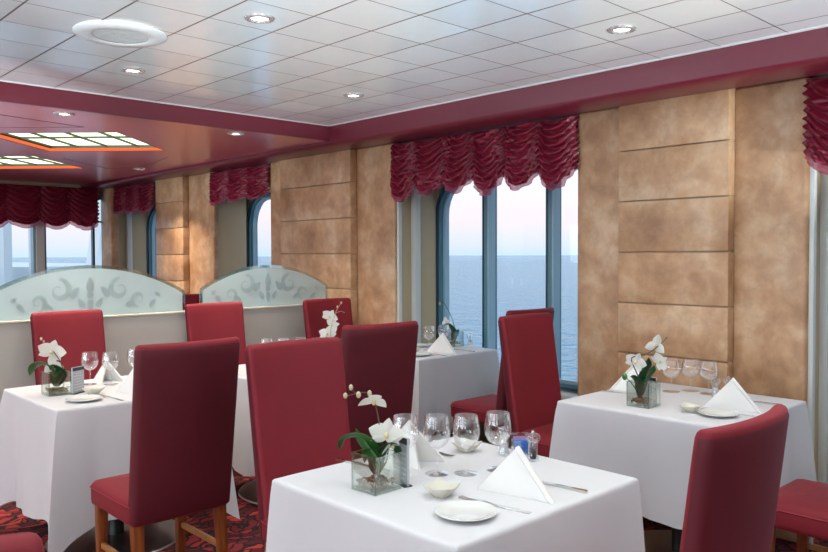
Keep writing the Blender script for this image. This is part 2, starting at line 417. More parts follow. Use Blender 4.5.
for i, (x0, x1) in enumerate(FWIN):
    w = struct(empty('window_%d' % (5 + i), ((x0 + x1) / 2, YF, .55)), 'tall far wall window')
    hx = (x1 - x0) / 2
    bm = bmesh.new()
    for a, b in (((-hx, 0, 0), (-hx + .03, .1, 1.65)), ((hx - .03, 0, 0), (hx, .1, 1.65)), ((-hx + .03, 0, 0), (hx - .03, .1, .03)), ((-hx + .03, 0, 1.62), (hx - .03, .1, 1.65))): box(bm, a, b)
    finish('window_frame', bm, M['framel'] if i == 2 else M['frame'], w)
    if i == 3:
        boxo('mullion', (.215, .02, .03), (.24, .08, 1.62), M['framed'], w)
        boxo('transom', (.24, .02, 1.325), (hx - .03, .08, 1.345), M['framed'], w)
    boxo('pane', (-hx + .03, .048, .03), (hx - .03, .053, 1.62), M['pane'], w)
for i, (y0, y1) in enumerate(LWIN):
    w = struct(empty('window_%d' % (9 + i), (XL, (y0 + y1) / 2, .6)), 'plain side window'); hy = (y1 - y0) / 2
    bm = bmesh.new()
    for a, b in (((-.1, -hy, 0), (0, -hy + .04, 1.5)), ((-.1, hy - .04, 0), (0, hy, 1.5)), ((-.1, -hy + .04, 0), (0, hy - .04, .04)), ((-.1, -hy + .04, 1.46), (0, hy - .04, 1.5)), ((-.09, -.03, .04), (-.01, .03, 1.46))): box(bm, a, b)
    finish('window_frame', bm, M['frame'], w)
bm = bmesh.new(); box(bm, (3.16, YF - .03, 0), (3.25, YF - .001, 2.25)); struct(finish('trim_14', bm, M['strip']), 'pale post between the far windows')

# low partition wall and the two arched frosted glass screens
YP = 5.17
bm = bmesh.new(); box(bm, (-2.6, YP, 0), (3.94, YP + .12, 1.034)); struct(finish('wall_partition', bm, M['halfwall']), 'low taupe partition wall')
bm = bmesh.new(); box(bm, (-2.6, YP - .004, 1.034), (3.942, YP + .124, 1.049), .004); struct(finish('trim_15', bm, M['cap']), 'pale cap of the low partition wall')
def screen(x0, x1, zs, zp, label, seed):
    root = thing('glass_partition', label, 'glass screen', ((x0 + x1) / 2, YP + .06, 1.050), group='arched frosted glass screens')
    h = (x1 - x0) / 2; n = 36
    hs, hp = zs - 1.050, zp - 1.050
    R = (h * h + (hp - hs) ** 2) / (2 * (hp - hs)); zc = hp - R
    def top(x, d=0): return zc + sqrt(max((R - d) ** 2 - x * x, 1e-6))
    def outline(d):
        p = [(-h + d, 0), (h - d, 0)]
        for k in range(n + 1):
            x = (h - d) * (1 - 2 * k / n); p.append((x, top(x, d)))
        return p
    bm = bmesh.new(); prism(bm, outline(.022), 'y', -.006, .006); finish('frosted_pane', bm, M['frost'], root, angle=30)
    A, B = outline(0), outline(.022); bm = bmesh.new()
    A, B = A[1:] + A[:1], B[1:] + B[:1]
    loft(bm, [[(p[0], -.004, p[1]) for p in A], [(p[0], -.0065, p[1]) for p in B], [(p[0], .0065, p[1]) for p in B], [(p[0], .004, p[1]) for p in A], [(p[0], -.004, p[1]) for p in A]], False, False, closed=False)
    finish('bevelled_edge', bm, M['bevel'], root, angle=20)
    # etched scroll ornament, a thin relief on the near face
    bm = bmesh.new()
    def blob(cx, cz, a, b, rot):
        pts = []
        for k in range(18):
            t = 2 * pi * k / 18; x = a * cos(t); z = b * sin(t) * (1 - .45 * cos(t))
            pts.append((cx + x * cos(rot) - z * sin(rot), cz + x * sin(rot) + z * cos(rot)))
        prism(bm, pts, 'y', -.0072, -.0061)
    def scroll(cx, cz, r, s, a0=0, turns=1.2, w=.010):
        for side in (0,):
            inner, outer = [], []
            for k in range(26):
                t = k / 25; a = a0 + s * turns * 2 * pi * t; rr = r * (1 - .75 * t); ww = w * (.35 + sin(pi * min(1, t * 1.3 + .1)))
                outer.append((cx + (rr + ww) * cos(a), -.0066, cz + (rr + ww) * sin(a))); inner.append((cx + (rr - ww) * cos(a), -.0066, cz + (rr - ww) * sin(a)))
            loft(bm, [inner, outer], False, False, closed=False)
    zm = .12
    for sg in (-1, 1):
        scroll(sg * .20, zm + .055, .075, sg, pi / 2, 1.1, .014); scroll(sg * .33, zm - .02, .055, -sg, -pi / 2, 1.1, .010)
        blob(sg * .10, zm + .04, .045, .022, pi / 2 + sg * .7); blob(sg * .27, zm - .045, .035, .016, sg * .5); blob(sg * .43, zm - .05, .035, .016, sg * .9)
        blob(sg * .06, zm - .03, .035, .018, pi / 2 - sg * .5); blob(sg * .47, zm + .005, .025, .012, -sg * .7)
    blob(0, zm + .09, .05, .024, pi / 2); blob(0, zm - .05, .04, .018, -pi / 2); blob(.0, zm + .02, .022, .022, 0)
    finish('etched_ornament', bm, M['etch'], root, smooth=False)
    return root
screen(1.30, 2.655, 1.192, 1.388, 'arched frosted glass screen on the low wall, left of the gap', 1)
screen(2.772, 3.938, 1.202, 1.372, 'arched frosted glass screen on the low wall, right of the gap', 2)
screen(-.17, 1.185, 1.192, 1.388, 'arched frosted glass screen on the low wall, leftmost of the row', 3)

# ------------------------------------------------------------------ ruched swag valances
def valance(loc, rotz, width, nsw, drop, label, seed=0, hem=.13, sag=.06, fa=.05):
    root = thing('swag_valance', label, 'valance', loc, rotz, 'crimson swag valances')
    rnd = random.Random(seed); ph = [rnd.uniform(-1, 1) for _ in range(nsw + 1)]; amp = [rnd.uniform(.8, 1.2) for _ in range(nsw)]
    nu = nsw * 26; nv = 84
    def P(i, v):
        u = i / nu * nsw; k = min(int(u), nsw - 1); f = u - k
        jit = .10 * noise.noise(Vector((k * 3.7 + seed, v * 2.4, 1.5))) * (1 - f) + .10 * noise.noise(Vector(((k + 1) * 3.7 + seed, v * 2.4, 1.5))) * f
        jit *= 1 - .85 * v ** 3
        if k == 0: jit *= f
        if k == nsw - 1: jit *= 1 - f
        cat = 4 * f * (1 - f)                       # 1 mid swag
        base = drop * v
        sg = sag * amp[k] * cat * (.15 + .85 * v)
        wob = .010 * noise.noise(Vector((u * 1.7, v * 3, seed)))
        z = -(base + sg) + wob * cat
        g = 8.0 * (v - .24 * cat * (.6 + .4 * v)) + 1.3 * noise.noise(Vector((u * .9 + seed * 3.1, v * 2.2, 4.2))) + ph[k] * .5 * (1 - f) + ph[k + 1] * .5 * f
        fr = g - math.floor(g); fold = (fr / .72) ** .8 if fr < .72 else ((1 - fr) / .28) ** .7
        fine = noise.noise(Vector((u * 2.2, v * 26 + 3 * cat, seed + 9)))
        d = .020 + .045 * cat ** .7 * (.55 + .45 * v) + fa * fold * (.45 + .55 * cat) + .016 * fine
        gather = .012 * sin(v * 60 + k * 2) * (1 - cat) ** 4
        return (i / nu * width - width / 2 + gather + jit * width / nsw, -d, z)
    vs = 1 - hem / drop * .55
    vs = .91
    for name, a, b, m in (('gathered_fabric', 0, vs, M['satin']), ('scalloped_hem', vs, 1, M['sheer'])):
        bm = bmesh.new(); n = max(6, int(nv * (b - a)))
        loft(bm, [[P(i, a + (b - a) * j / n) for i in range(nu + 1)] for j in range(n + 1)], False, False, closed=False)
        finish(name, bm, m, root, angle=180)
    boxo('heading_rail', (-width / 2, -.02, -.012), (width / 2, .02, .004), M['redpaint'], root)
    return root
# local -y faces the room; windows look along +x so rotate by -90 deg
valance((4.03, 3.63, 2.295), rad(-90), 1.70, 6, .33, 'crimson swag valance over the big sea view window', 1, sag=.11)
valance((4.03, .52, 2.295), rad(-90), 1.88, 6, .38, 'crimson swag valance at the right edge of the picture', 2, sag=.11)
valance((4.03, 6.74, 2.295), rad(-90), 1.08, 3, .27, 'crimson swag valance between the two tan pillars at left', 3, sag=.07)
valance((4.03, 9.16, 2.295), rad(-90), 1.10, 3, .28, 'short crimson swag valance left of the golden pillar', 4, sag=.07)
valance((2.28, 9.95, 2.29), 0, 3.18, 9, .45, 'long crimson swag valance across the far left windows', 5, sag=.08, fa=.075)

# ------------------------------------------------------------------ ceiling fittings
def lamp(x, y, z, power, c, nm='downlight_light', size=.085, spread=100):
    l = bpy.data.lights.new(nm, 'AREA'); l.shape = 'DISK'; l.size = size; l.energy = power; l.color = c; l.spread = rad(spread)
    o = bpy.data.objects.new(nm, l); C.objects.link(o); o.location = (x, y, z); return o
def make_downlight(loc, label):
    r = thing('downlight', label, 'ceiling light', loc, 0, 'recessed round downlights')
    bm = bmesh.new(); lathe(bm, [(.036, -.002), (.043, -.010), (.060, -.007), (.064, -.0005), (.036, -.0004)], 32); finish('trim_ring', bm, M['chrome'], r)
    bm = bmesh.new(); lathe(bm, [(.0001, -.0035), (.02, -.0034), (.036, -.002), (.036, -.0003)], 24, cap0=True, cap1=True); finish('lens', bm, M['lamp'], r)
    return r
D0 = make_downlight((1.80, 2.85, ZC), 'round recessed downlight in the white ceiling right of the round speaker')
WARM = (1, .83, .62); NEUT = (1, .90, .78)
PW = 3.2
lamp(1.80, 2.85, ZC - .014, PW, NEUT)
dl = [(1.80, 4.11, ZC, 'round recessed downlight in the white ceiling nearest the red beam on the left', WARM, 1),
      (3.09, 3.82, ZC, 'round recessed downlight in the white ceiling at the middle, above the left tan pillar', NEUT, 1),
      (3.07, 1.90, ZC, 'round recessed downlight in the white ceiling nearest the window soffit at right', NEUT, 1),
      (1.77, 5.06, ZR, 'round downlight in the rose dropped ceiling, left one above the light panel', NEUT, 3.6),
      (2.98, 5.05, ZR, 'round downlight in the rose dropped ceiling, right one', NEUT, 3.6),
      (3.07, -.02, ZC, 'downlight out of view', NEUT, 1), (1.80, .95, ZC, 'downlight out of view', NEUT, 1), (1.80, -.95, ZC, 'downlight out of view', NEUT, 1),
      (.53, 3.5, ZC, 'downlight out of view', WARM, 1), (.53, 1.6, ZC, 'downlight out of view', NEUT, 1), (.53, -.3, ZC, 'downlight out of view', NEUT, 1),
      (-.74, 4.1, ZC, 'downlight out of view', WARM, 1), (-.74, 2.2, ZC, 'downlight out of view', NEUT, 1), (-.74, .3, ZC, 'downlight out of view', NEUT, 1),
      (-2.4, 3.5, ZC, 'downlight out of view', NEUT, 1), (-2.4, 1., ZC, 'downlight out of view', NEUT, 1),
      (3.45, 7.75, ZR, 'downlight out of view', WARM, 5), (.9, 5.06, ZR, 'downlight out of view', WARM, 1)]
for x, y, z, lab, c, k in dl:
    if k: 
        if 'out of view' in lab: lab = 'round recessed downlight beyond the frame of the photo'  # extra downlights added to raise the room light
        dup(D0, (x, y, z), 0, lab)
    lamp(x, y, z - .014, PW * k, c)
def uplighter(x, y, tx, ty, p, lab, upe=37, cone=45):  # added fill spots that wash the ceilings from out of view
    UPE = rad(upe)
    az = atan2(ty - y, tx - x)
    r = thing('floor_uplighter', lab, 'floor lamp', (x, y, 0), az, 'floor uplighters beyond the frame')
    el = rad(28)
    bm = bmesh.new(); lathe(bm, [(.13, 0), (.13, .012), (.03, .02)], 28, cap0=True, cap1=True); finish('base', bm, M['black'], r)
    bm = bmesh.new(); lathe(bm, [(.016, .018), (.016, .14)], 16, cap0=True, cap1=True); finish('post', bm, M['black'], r)
    bm = bmesh.new(); lathe(bm, [(.05, -.06), (.075, -.03), (.09, .06), (.085, .06), (.068, -.02), (.02, -.03)], 28, cap0=True, cap1=True)
    bmesh.ops.transform(bm, matrix=Matrix.Translation((0, 0, .2)) @ Matrix.Rotation(pi / 2 - el, 4, 'Y'), verts=bm.verts[:]); finish('head', bm, M['black'], r)
    l = bpy.data.lights.new('uplighter_light', 'SPOT'); l.energy = p; l.color = UPC; l.spot_size = rad(cone); l.spot_blend = .25; l.shadow_soft_size = .05
    o = bpy.data.objects.new('uplighter_light', l); C.objects.link(o)
    d = Vector((cos(az) * cos(el), sin(az) * cos(el), sin(el))); d2 = Vector((cos(az) * cos(UPE), sin(az) * cos(UPE), sin(UPE)))
    o.location = Vector((x, y, .2)) + d * .07; o.rotation_euler = d2.to_track_quat('-Z', 'Y').to_euler()
UPC = (.80, .93, 1)
for x, y, tx, ty, p in ((-2.2, -2.0, 2, 2.2, 1500), (.9, -2.6, 2.5, 2.5, 1250), (-2.6, 1.0, 1.5, 3.6, 1150), (3.1, -2.4, 3.0, 2.5, 1050)):
    uplighter(x, y, tx, ty, p, 'black floor uplighter beyond the frame of the photo')
for x, y, tx, ty, p in ((-2.6, 3.0, 2.0, 7.4, 1500), (-2.6, 6.2, 2.4, 7.0, 600)): uplighter(x, y, tx, ty, p, 'black floor uplighter by the side wall beyond the frame', 35, 46)
sp = thing('ceiling_speaker', 'large round white speaker grille in the white tiled ceiling', 'speaker', (1.47, 3.48, ZC))
bm = bmesh.new(); lathe(bm, [(.118, -.012), (.125, -.016), (.19, -.012), (.2, -.004), (.2, 0)], 48); finish('rim', bm, M['whitemetal'], sp)
bm = bmesh.new(); lathe(bm, [(.001, -.010), (.118, -.010), (.118, -.002)], 48, cap0=True); finish('grille', bm, M['grille'], sp)

def light_panel(x, y, label):
    r = thing('ceiling_light_panel', label, 'light panel', (x, y, ZR), rad(45), 'diamond ceiling light panels')
    h = HD / sqrt(2) - .0005; t = .055
    bm = bmesh.new()
    o = rrect(h, h, .0005, 1); i_ = rrect(h - .012, h - .012, .0005, 1)
    loft(bm, [[(*p, 0) for p in o], [(*p, 0) for p in i_], [(*p, t) for p in i_], [(*p, t) for p in o]], False, False)
    finish('frame', bm, M['mullgreen'], r, smooth=False)
    bm = bmesh.new(); q = rrect(h - .0125, h - .0125, .0005, 1); q2 = rrect(h - .017, h - .017, .0005, 1)
    loft(bm, [[(*p, .002) for p in q], [(*p, .002) for p in q2], [(*p, .026) for p in q2], [(*p, .026) for p in q]], False, False); finish('glow_strip', bm, M['glow'], r, smooth=False)  # the panel's light on its recess walls, drawn as a glowing band
    boxo('diffuser', (-h + .018, -h + .018, t - .006), (h - .018, h - .018, t), M['lightbox'], r)
    bm = bmesh.new(); w = .006
    box(bm, (-w, -h + .02, t - .02), (w, h - .02, t - .0062))
    for k in (-.52, 0, .52): box(bm, (-h + .02, k * h - w, t - .02), (h - .02, k * h + w, t - .0062))
    for s in (-1, 1): box(bm, (-h + .02, s * (h - .024) - .004, t - .02), (h - .02, s * (h - .024) + .004, t - .0062))
    finish('glazing_bars', bm, M['mullgreen'], r)
    return r
labs = ['glowing diamond light panel in the rose ceiling, the nearest large one', 'glowing diamond light panel in the rose ceiling, lower one farther back']
for i, (x, y) in enumerate(DIA): light_panel(x, y, labs[i] if i < 2 else 'glowing diamond light panel in the rose ceiling, outside the left edge of the photo')

# ------------------------------------------------------------------ chairs
def make_chair():
    r = thing('dining_chair', 'x', 'chair', (0, 0, 0), 0, 'high backed red dining chairs')
    # seat
    bm = bmesh.new(); lp = []
    W, Y0, Y1 = .225, -.235, .215
    def sl(ins, z): 
        return [(x, y, z) for x, y in rrect(W - ins, (Y1 - Y0) / 2 - ins, max(.045 - ins, .01), 5, (0, (Y0 + Y1) / 2))]
    for ins, z in ((.012, .368), (.003, .374), (0, .39), (0, .44), (.004, .455), (.014, .466), (.04, .474), (.09, .481), (.16, .485)): lp.append(sl(ins, z))
    loft(bm, lp); finish('seat', bm, M['chair'], r, angle=60)
    bm = bmesh.new(); pts = [Vector((x, y, .4445)) for x, y in rrect(W + .0015, (Y1 - Y0) / 2 + .0015, .046, 5, (0, (Y0 + Y1) / 2))]
    lp = [[Vector((p.x, p.y, p.z)) + .0035 * (Vector((p.x, p.y, 0)).normalized() * cos(a) + Vector((0, 0, 1)) * sin(a)) for p in pts] for a in (0, pi / 2, pi, 3 * pi / 2, 2 * pi)]
    loft(bm, lp, False, False); finish('piping', bm, M['piping'], r)
    # backrest: bowed slab, leaning back, from seat underside to 1.1 m
    bm = bmesh.new(); lp = []
    zs = [.366, .374, .40, .48, .58, .68, .78, .88, .97, 1.04, 1.082, 1.094, 1.1, 1.1035]
    for z in zs:
        s = (z - .37) / .73; w = .217 + .009 * s; t = .070 - .018 * s; bow = .012 + .026 * max(s, 0)
        ins = {.366: .016, .374: .006, 1.082: .001, 1.094: .005, 1.1: .013, 1.1035: .029}.get(z, 0)
        yc = -.208 - .115 * s
        loop = []
        ty = t / 2 - ins * .8
        for x, y in rrect(w - ins * .45, ty, min(max(.020 - ins * .4, .006), ty - .0004), 4): loop.append((x, y))
        # resample along long sides so the bow reads smoothly
        out = []
        for i, (x, y) in enumerate(loop):
            out.append((x, y)); x2, y2 = loop[(i + 1) % len(loop)]
            if abs(x2 - x) > .2:
                for k in range(1, 12): out.append((x + (x2 - x) * k / 12, y + (y2 - y) * k / 12))
        lp.append([(x, y + yc - bow * (1 - (x / w) ** 2) + bow * .6, z) for x, y in out])
    loft(bm, lp); finish('backrest', bm, M['chair'], r, angle=60)
    # burgundy panel laid over the back and sides
    bm = bmesh.new(); lp = []
    for z in (.378, .384, .48, .58, .68, .78, .88, .97, 1.04, 1.078, 1.083):
        s = (z - .37) / .73; w = .217 + .009 * s; t = .070 - .018 * s; bow = .012 + .026 * s; yc = -.208 - .115 * s
        th = .0005 if z in (.378, 1.083) else .003
        out = []
        for k in range(29):
            x = w * (1 - 2 * k / 28); out.append((x, -t / 2 - th))
        rr = .020
        path = [(w + th, t / 2 - .022), (w + th, -t / 2 + rr)] + [(w - rr + (rr + th) * cos(a), -t / 2 + rr + (rr + th) * sin(a)) for a in (-.4, -.8, -1.2)]
        mid = [(w - rr - (2 * w - 2 * rr) * k / 14, -t / 2 - th) for k in range(15)]
        pth = path + mid + [(-x, y) for x, y in path[::-1]]
        lp.append([(x, y + yc - bow * (1 - min(1, (x / w) ** 2)) + bow * .6, z) for x, y in pth])
    loft(bm, lp, False, False, closed=False); bmesh.ops.recalc_face_normals(bm, faces=bm.faces[:])
    o = finish('rear_panel', bm, M['burgundy'], r, angle=60); o['label'] = 'darker burgundy back of the chair'
    def leg(x, y, x2, y2, z1):
        bm = bmesh.new(); lp = []
        for t in (0, .5, 1):
            h = .017 + .006 * t; lp.append([(x2 + (x - x2) * t + px, y2 + (y - y2) * t + py, z1 * t) for px, py in rrect(h, h, .005, 2)])
        loft(bm, lp); finish('leg', bm, M['leg'], r)
    for s in (-1, 1):
        leg(s * .185, .165, s * .185, .175, .367); leg(s * .185, -.195, s * .19, -.225, .367)
        bm = bmesh.new(); box(bm, (s * .1865 - .009, -.195, .175), (s * .1865 + .009, .155, .20), .003); finish('stretcher', bm, M['stretcher'], r)
    return r
ch = make_chair()
ch.location = (1.81, 1.045, 0); ch.rotation_euler = (0, 0, 0)
ch['label'] = 'high backed red chair nearest the camera at right, seen from behind at the front table'
for x, y, a, lab in (
        (1.80, 2.305, 180, 'high backed red chair facing the camera behind the front table with the dark orchid vase'),
        (1.503, 3.225, 0, 'high backed red chair seen from behind in the left foreground with its wooden legs showing'),
        (1.80, 4.735, 187, 'red chair at the far left, behind the left table with the three glasses'),
        (2.82, 4.80, 180, 'red chair in front of the low wall, beneath the gap between the glass screens'),
        (3.715, 4.635, 180, 'small looking red chair behind the white orchid, in front of the left tan pillar'),
        (2.625, 3.285, -7, 'red chair seen from behind between the front table and the big window table'),
        (3.532, 2.505, 180, 'red chair facing the camera before the sea window, left of the wide tan pillar'),
        (3.93, 3.385, 0, 'red chair mostly hidden behind another before the sea window, its seat showing at left'),
        (3.33, 1.105, 0, 'red chair at the bottom right corner showing only its seat and a leg'),
        (.10, .73, 180, 'red chair at the bottom left corner showing only the top of its back'),
        (4.14, 8.35, 100, 'red chair seen as a sliver through the gap between the two glass screens')):
    if y > 8: x, y, a = 3.386, 6.085, 190
    dup(ch, (x, y, 0), rad(a), lab)

ch.scale = (.95, .85, .97)
# ------------------------------------------------------------------ tables and cloths
def tablecloth(cx, cy, hx, hy, hem, label, seed, cflare=.06):
    rnd = random.Random(seed); n = 208
    base = []
    per = 4 * 2
    for k in range(n):                      # square perimeter, even spacing
        s = k / n * 4; side = int(s); f = s - side; e = 2 * f - 1
        p = [(1, e), (-e, 1), (-1, -e), (e, -1)][side]
        base.append((p[0], p[1], f))
    ph = [rnd.uniform(0, 6.28) for _ in range(8)]
    def ring(ins, z, t):
        out = []
        for k, (px, py, f) in enumerate(base):
            x, y = px * (hx - ins), py * (hy - ins)
            # small rounding of the corner
            dc = min(f, 1 - f) * 2 * (hx + hy) / 2          # metres from the nearest corner
            c = exp(-(dc / .07) ** 1.4); cw = exp(-(dc / .15) ** 2)
            n_ = Vector((px if abs(px) > .999 else 0, py if abs(py) > .999 else 0, 0))
            dg = Vector((math.copysign(1, px), math.copysign(1, py), 0)) / sqrt(2)
            a = k / n * 2 * pi
            fold = .5 * sin(a * 7 + ph[0]) + .35 * sin(a * 13 + ph[1]) + .2 * sin(a * 23 + ph[2])
            off = n_.normalized() * ((.012 + .016 * fold * t) * t * (1 - cw)) + dg * (cflare * t ** .8 * c)
            # the cloth hollows slightly beside the corner flap
            off -= n_.normalized() * (.018 * t * (exp(-((dc - .17) / .06) ** 2)))
            zz = z - t * (hem * (1 + .22 * c) + .01 * fold * (1 - c)) * (1 if t else 0)
            out.append((x + off.x - math.copysign(.004, px) * c, y + off.y - math.copysign(.004, py) * c, zz))
        return out
    loops = []
    for q in (.0, .25, .5, .75, .92): loops.append([(px * hx * (q + .001), py * hy * (q + .001), .75) for px, py, f in base])
    loops += [ring(.012, .75, 0), ring(.005, .748, 0), ring(.001, .743, 0), ring(0, .735, 0)]
    for j in range(1, 19): loops.append(ring(0, .735, j / 18))
    bm = bmesh.new(); loft(bm, loops, True, False)
    o = finish('tablecloth', bm, M['cloth'], None, angle=75, loc=(cx, cy, 0))
    return tag(o, label, 'tablecloth', 'white tablecloths')
def table(cx, cy, hx, hy, label, bx=0, by=0):
    r = thing('dining_table', label, 'table', (cx, cy, 0), 0, 'pedestal dining tables')
    boxo('tabletop', (-hx + .012, -hy + .012, .715), (hx - .012, hy - .012, .7465), M['stretcher'], r, .003)
    bm = bmesh.new(); lathe(bm, [(.04, .025), (.04, .715)], 20, (bx, by, 0), True, True); finish('column', bm, M['black'], r)
    bm = bmesh.new(); lathe(bm, [(.33, 0), (.335, .004), (.33, .010), (.10, .022), (.045, .03)], 48, (bx, by, 0), True, True); finish('base_plate', bm, M['steel'], r)
    return r
TB = [(1.752, 1.672, .42, .40, .52, 'front table nearest the camera'), (1.63, 4.06, .405, .405, .55, 'left table'),
      (3.46, 1.812, .42, .42, .44, 'right table before the wide tan pillar'), (3.975, 4.06, .405, .32, .5, 'table at the sea view window'),
      (2.73, 3.985, .40, .40, .53, 'middle table mostly hidden behind the chairs')]
for i, (x, y, hx, hy, hem, nm) in enumerate(TB):
    table(x, y, hx, hy, 'steel based table under the cloth: ' + nm, -.03 if i == 1 else 0, -.13 if i in (1,) else 0)
    tablecloth(x, y, hx, hy, hem, 'white cloth hanging over the ' + nm, i + 1, (.05, .115, .07, .06, .11)[i])

ZT = .7505
# ------------------------------------------------------------------ glasses
def make_glass():
    r = thing('wine_glass', 'x', 'wine glass', (0, 0, 0), 0, 'empty wine glasses')
    bm = bmesh.new()
    pr = [(.006, .082), (.018, .087), (.030, .098), (.038, .115), (.041, .132), (.039, .155), (.0345, .187)]
    inner = [(a - .0012, b + .001) for a, b in pr[::-1]]
    lathe(bm, pr + [(.0338, .1878)] + inner, 32, cap1=True, cap0=True); finish('bowl', bm, M['glass'], r, angle=80)
    bm = bmesh.new(); lathe(bm, [(.0035, .004), (.0032, .05), (.004, .075), (.007, .083)], 14, cap0=True, cap1=True); finish('stem', bm, M['glass'], r)
    bm = bmesh.new(); lathe(bm, [(.035, .0), (.036, .0015), (.02, .003), (.0045, .0065), (.003, .010)], 32, cap0=True, cap1=True); finish('foot', bm, M['glass'], r)
    return r
gl = make_glass(); used = [False]
def glass(x, y, lab):
    sc = (1.08, 1.08, 1) if 'front' in lab else (1.2, 1.2, .86) if 'right table' in lab else (1.08, 1.08, .93)
    if not used[0]:
        used[0] = True; gl.location = (x, y, ZT); gl['label'] = lab; gl.scale = sc
    else: dup(gl, (x, y, ZT), 0, lab).scale = sc
for x, y, lab in ((1.743, 1.743, 'wine glass on the front table directly right of the standing back napkin'), (1.812, 1.680, 'wine glass in the middle of the front table'),
                  (1.917, 1.638, 'wine glass on the front table closest to the pepper mill'), (1.668, 1.810, 'wine glass on the front table behind the menu card, left of the napkin'),
                  (3.645, 1.963, 'wine glass on the right table nearest the orchid'), (3.735, 1.905, 'wine glass on the right table, middle one before the pillar') , (3.715, 1.80, 'wine glass on the right table nearest the shakers'),
                  (1.612, 4.280, 'wine glass on the left table nearest the orchid'), (1.69, 4.195, 'wine glass on the left table behind the napkin peak'), (1.845, 4.235, 'wine glass on the left table closest to the foreground chair'),
                  (3.985, 4.065, 'wine glass on the window table, left one'), (4.145, 4.07, 'wine glass on the window table beside the orchid'),
                  (2.665, 4.17, 'wine glass leftmost on the middle table above the chair top'), (2.760, 4.13, 'second wine glass from the left on the middle table'), (2.850, 4.075, 'third wine glass from the left on the middle table'), (2.925, 3.99, 'wine glass on the middle table nearest its orchid')):
    glass(x, y, lab)

# ------------------------------------------------------------------ napkins
def make_napkin():
    bm = bmesh.new()
    A = Vector((.02, 0, .142)); F = Vector((0, -.125, 0)); Lr = Vector((-.005, .125, 0)); R = Vector((.12, .045, 0))
    def slab(a, b, c, th, side):
        n = (b - a).cross(c - a).normalized() * side; k = 12
        # triangular panel subdivided, gently bellied
        fr, bk = {}, {}
        for i in range(k + 1):
            for j in range(k + 1 - i):
                u, v = i / k, j / k; w = 1 - u - v; p = a * w + b * u + c * v
                bel = .006 * 27 * u * v * w
                fr[i, j] = bm.verts.new(p + n * (bel)); q = p - n * (th * (.35 + .65 * min(1, 6 * min(w + .1, 1)))); bk[i, j] = bm.verts.new((q.x, q.y, max(q.z, 0)))
        for i in range(k):
            for j in range(k - i):
                for D, fl in ((fr, 0), (bk, 1)):
                    t = [D[i, j], D[i + 1, j], D[i, j + 1]]; bm.faces.new(t[::-1] if fl else t)
                    if j < k - i - 1:
                        t = [D[i + 1, j], D[i + 1, j + 1], D[i, j + 1]]; bm.faces.new(t[::-1] if fl else t)
        for e in ([(i, 0) for i in range(k + 1)], [(0, j) for j in range(k + 1)], [(i, k - i) for i in range(k + 1)]):
            for p, q in zip(e, e[1:]): bm.faces.new((fr[p], fr[q], bk[q], bk[p]))
    slab(Lr, F, A, .014, 1); slab(F, R, A, .012, 1)
    for v in bm.verts: v.co.z = max(v.co.z, 0)
    return bm
nb = make_napkin()
n0 = finish('napkin', nb, M['napkin'], None, angle=35)
NK = [(1.742, 1.425, 12, 'white folded napkin at the near setting of the front table'), (1.795, 1.925, 220, 'white folded napkin standing at the far setting of the front table'),
      (3.415, 1.545, 12, 'white folded napkin at the near setting of the right table beside the nearest red chair'), (3.572, 2.135, 228, 'white folded napkin behind the orchid on the right table'),
      (1.635, 3.80, 12, 'white folded napkin half hidden by the foreground chair on the left table'), (1.745, 4.35, 205, 'white folded napkin behind the glasses on the left table'),
      (3.93, 3.885, 12, 'white folded napkin on the window table'), (2.80, 4.30, 205, 'white folded napkin seen through a glass on the middle table')]
for i, (x, y, a, lab) in enumerate(NK):
    o = n0 if i == 0 else n0.copy()
    if i: C.objects.link(o)
    o.location = (x, y, ZT); o.rotation_euler = (0, 0, rad(a)); o.scale = (.85,) * 3 if i == 5 else (1, 1, 1); tag(o, lab, 'napkin', 'folded white napkins')

# ------------------------------------------------------------------ plates and bowls
bm = bmesh.new(); lathe(bm, [(.045, 0), (.05, .002), (.062, .006), (.083, .013), (.0845, .0145), (.083, .0155), (.060, .0095), (.052, .0065), (.001, .006)], 48, cap0=True)
p0 = finish('side_plate', bm, M['china'], None, angle=30)
for i, (x, y, lab) in enumerate(((1.517, 1.408, 'white side plate at the near corner of the front table'), (3.245, 1.53, 'white side plate on the right table in front of the napkin'),
        (1.405, 3.81, 'white side plate at the near edge of the left table'), (3.71, 3.87, 'white side plate on the window table'), (4.07, 4.26, 'white side plate at the back of the window table'))):
    o = p0 if i == 0 else p0.copy()
    if i: C.objects.link(o)
    o.location = (x, y, ZT); tag(o, lab, 'plate', 'white side plates')
bm = bmesh.new()
def sq(h, r, z, lift): return [(x, y, z + lift * (abs(x * y) / (h * h)) ** 1.5) for x, y in rrect(h, h, r, 4)]
def sqs(h, r, z, lift):
    base = rrect(h, h, r, 4); out = []
    for i, (x, y) in enumerate(base):
        out.append((x, y)); x2, y2 = base[(i + 1) % len(base)]
        if abs(x2 - x) + abs(y2 - y) > h * .6:
            for k in range(1, 8): out.append((x + (x2 - x) * k / 8, y + (y2 - y) * k / 8))
    return [(x, y, z + lift * (abs(x * y) / (h * h)) ** 1.5) for x, y in out]
loft(bm, [sqs(.020, .010, 0, 0), sqs(.022, .010, .003, 0), sqs(.034, .012, .018, .004), sqs(.046, .010, .033, .010), sqs(.0455, .009, .035, .010), sqs(.043, .009, .034, .010), sqs(.031, .011, .019, .004), sqs(.018, .008, .008, 0)])
b0 = finish('butter_bowl', bm, M['bowl'], None, angle=60)
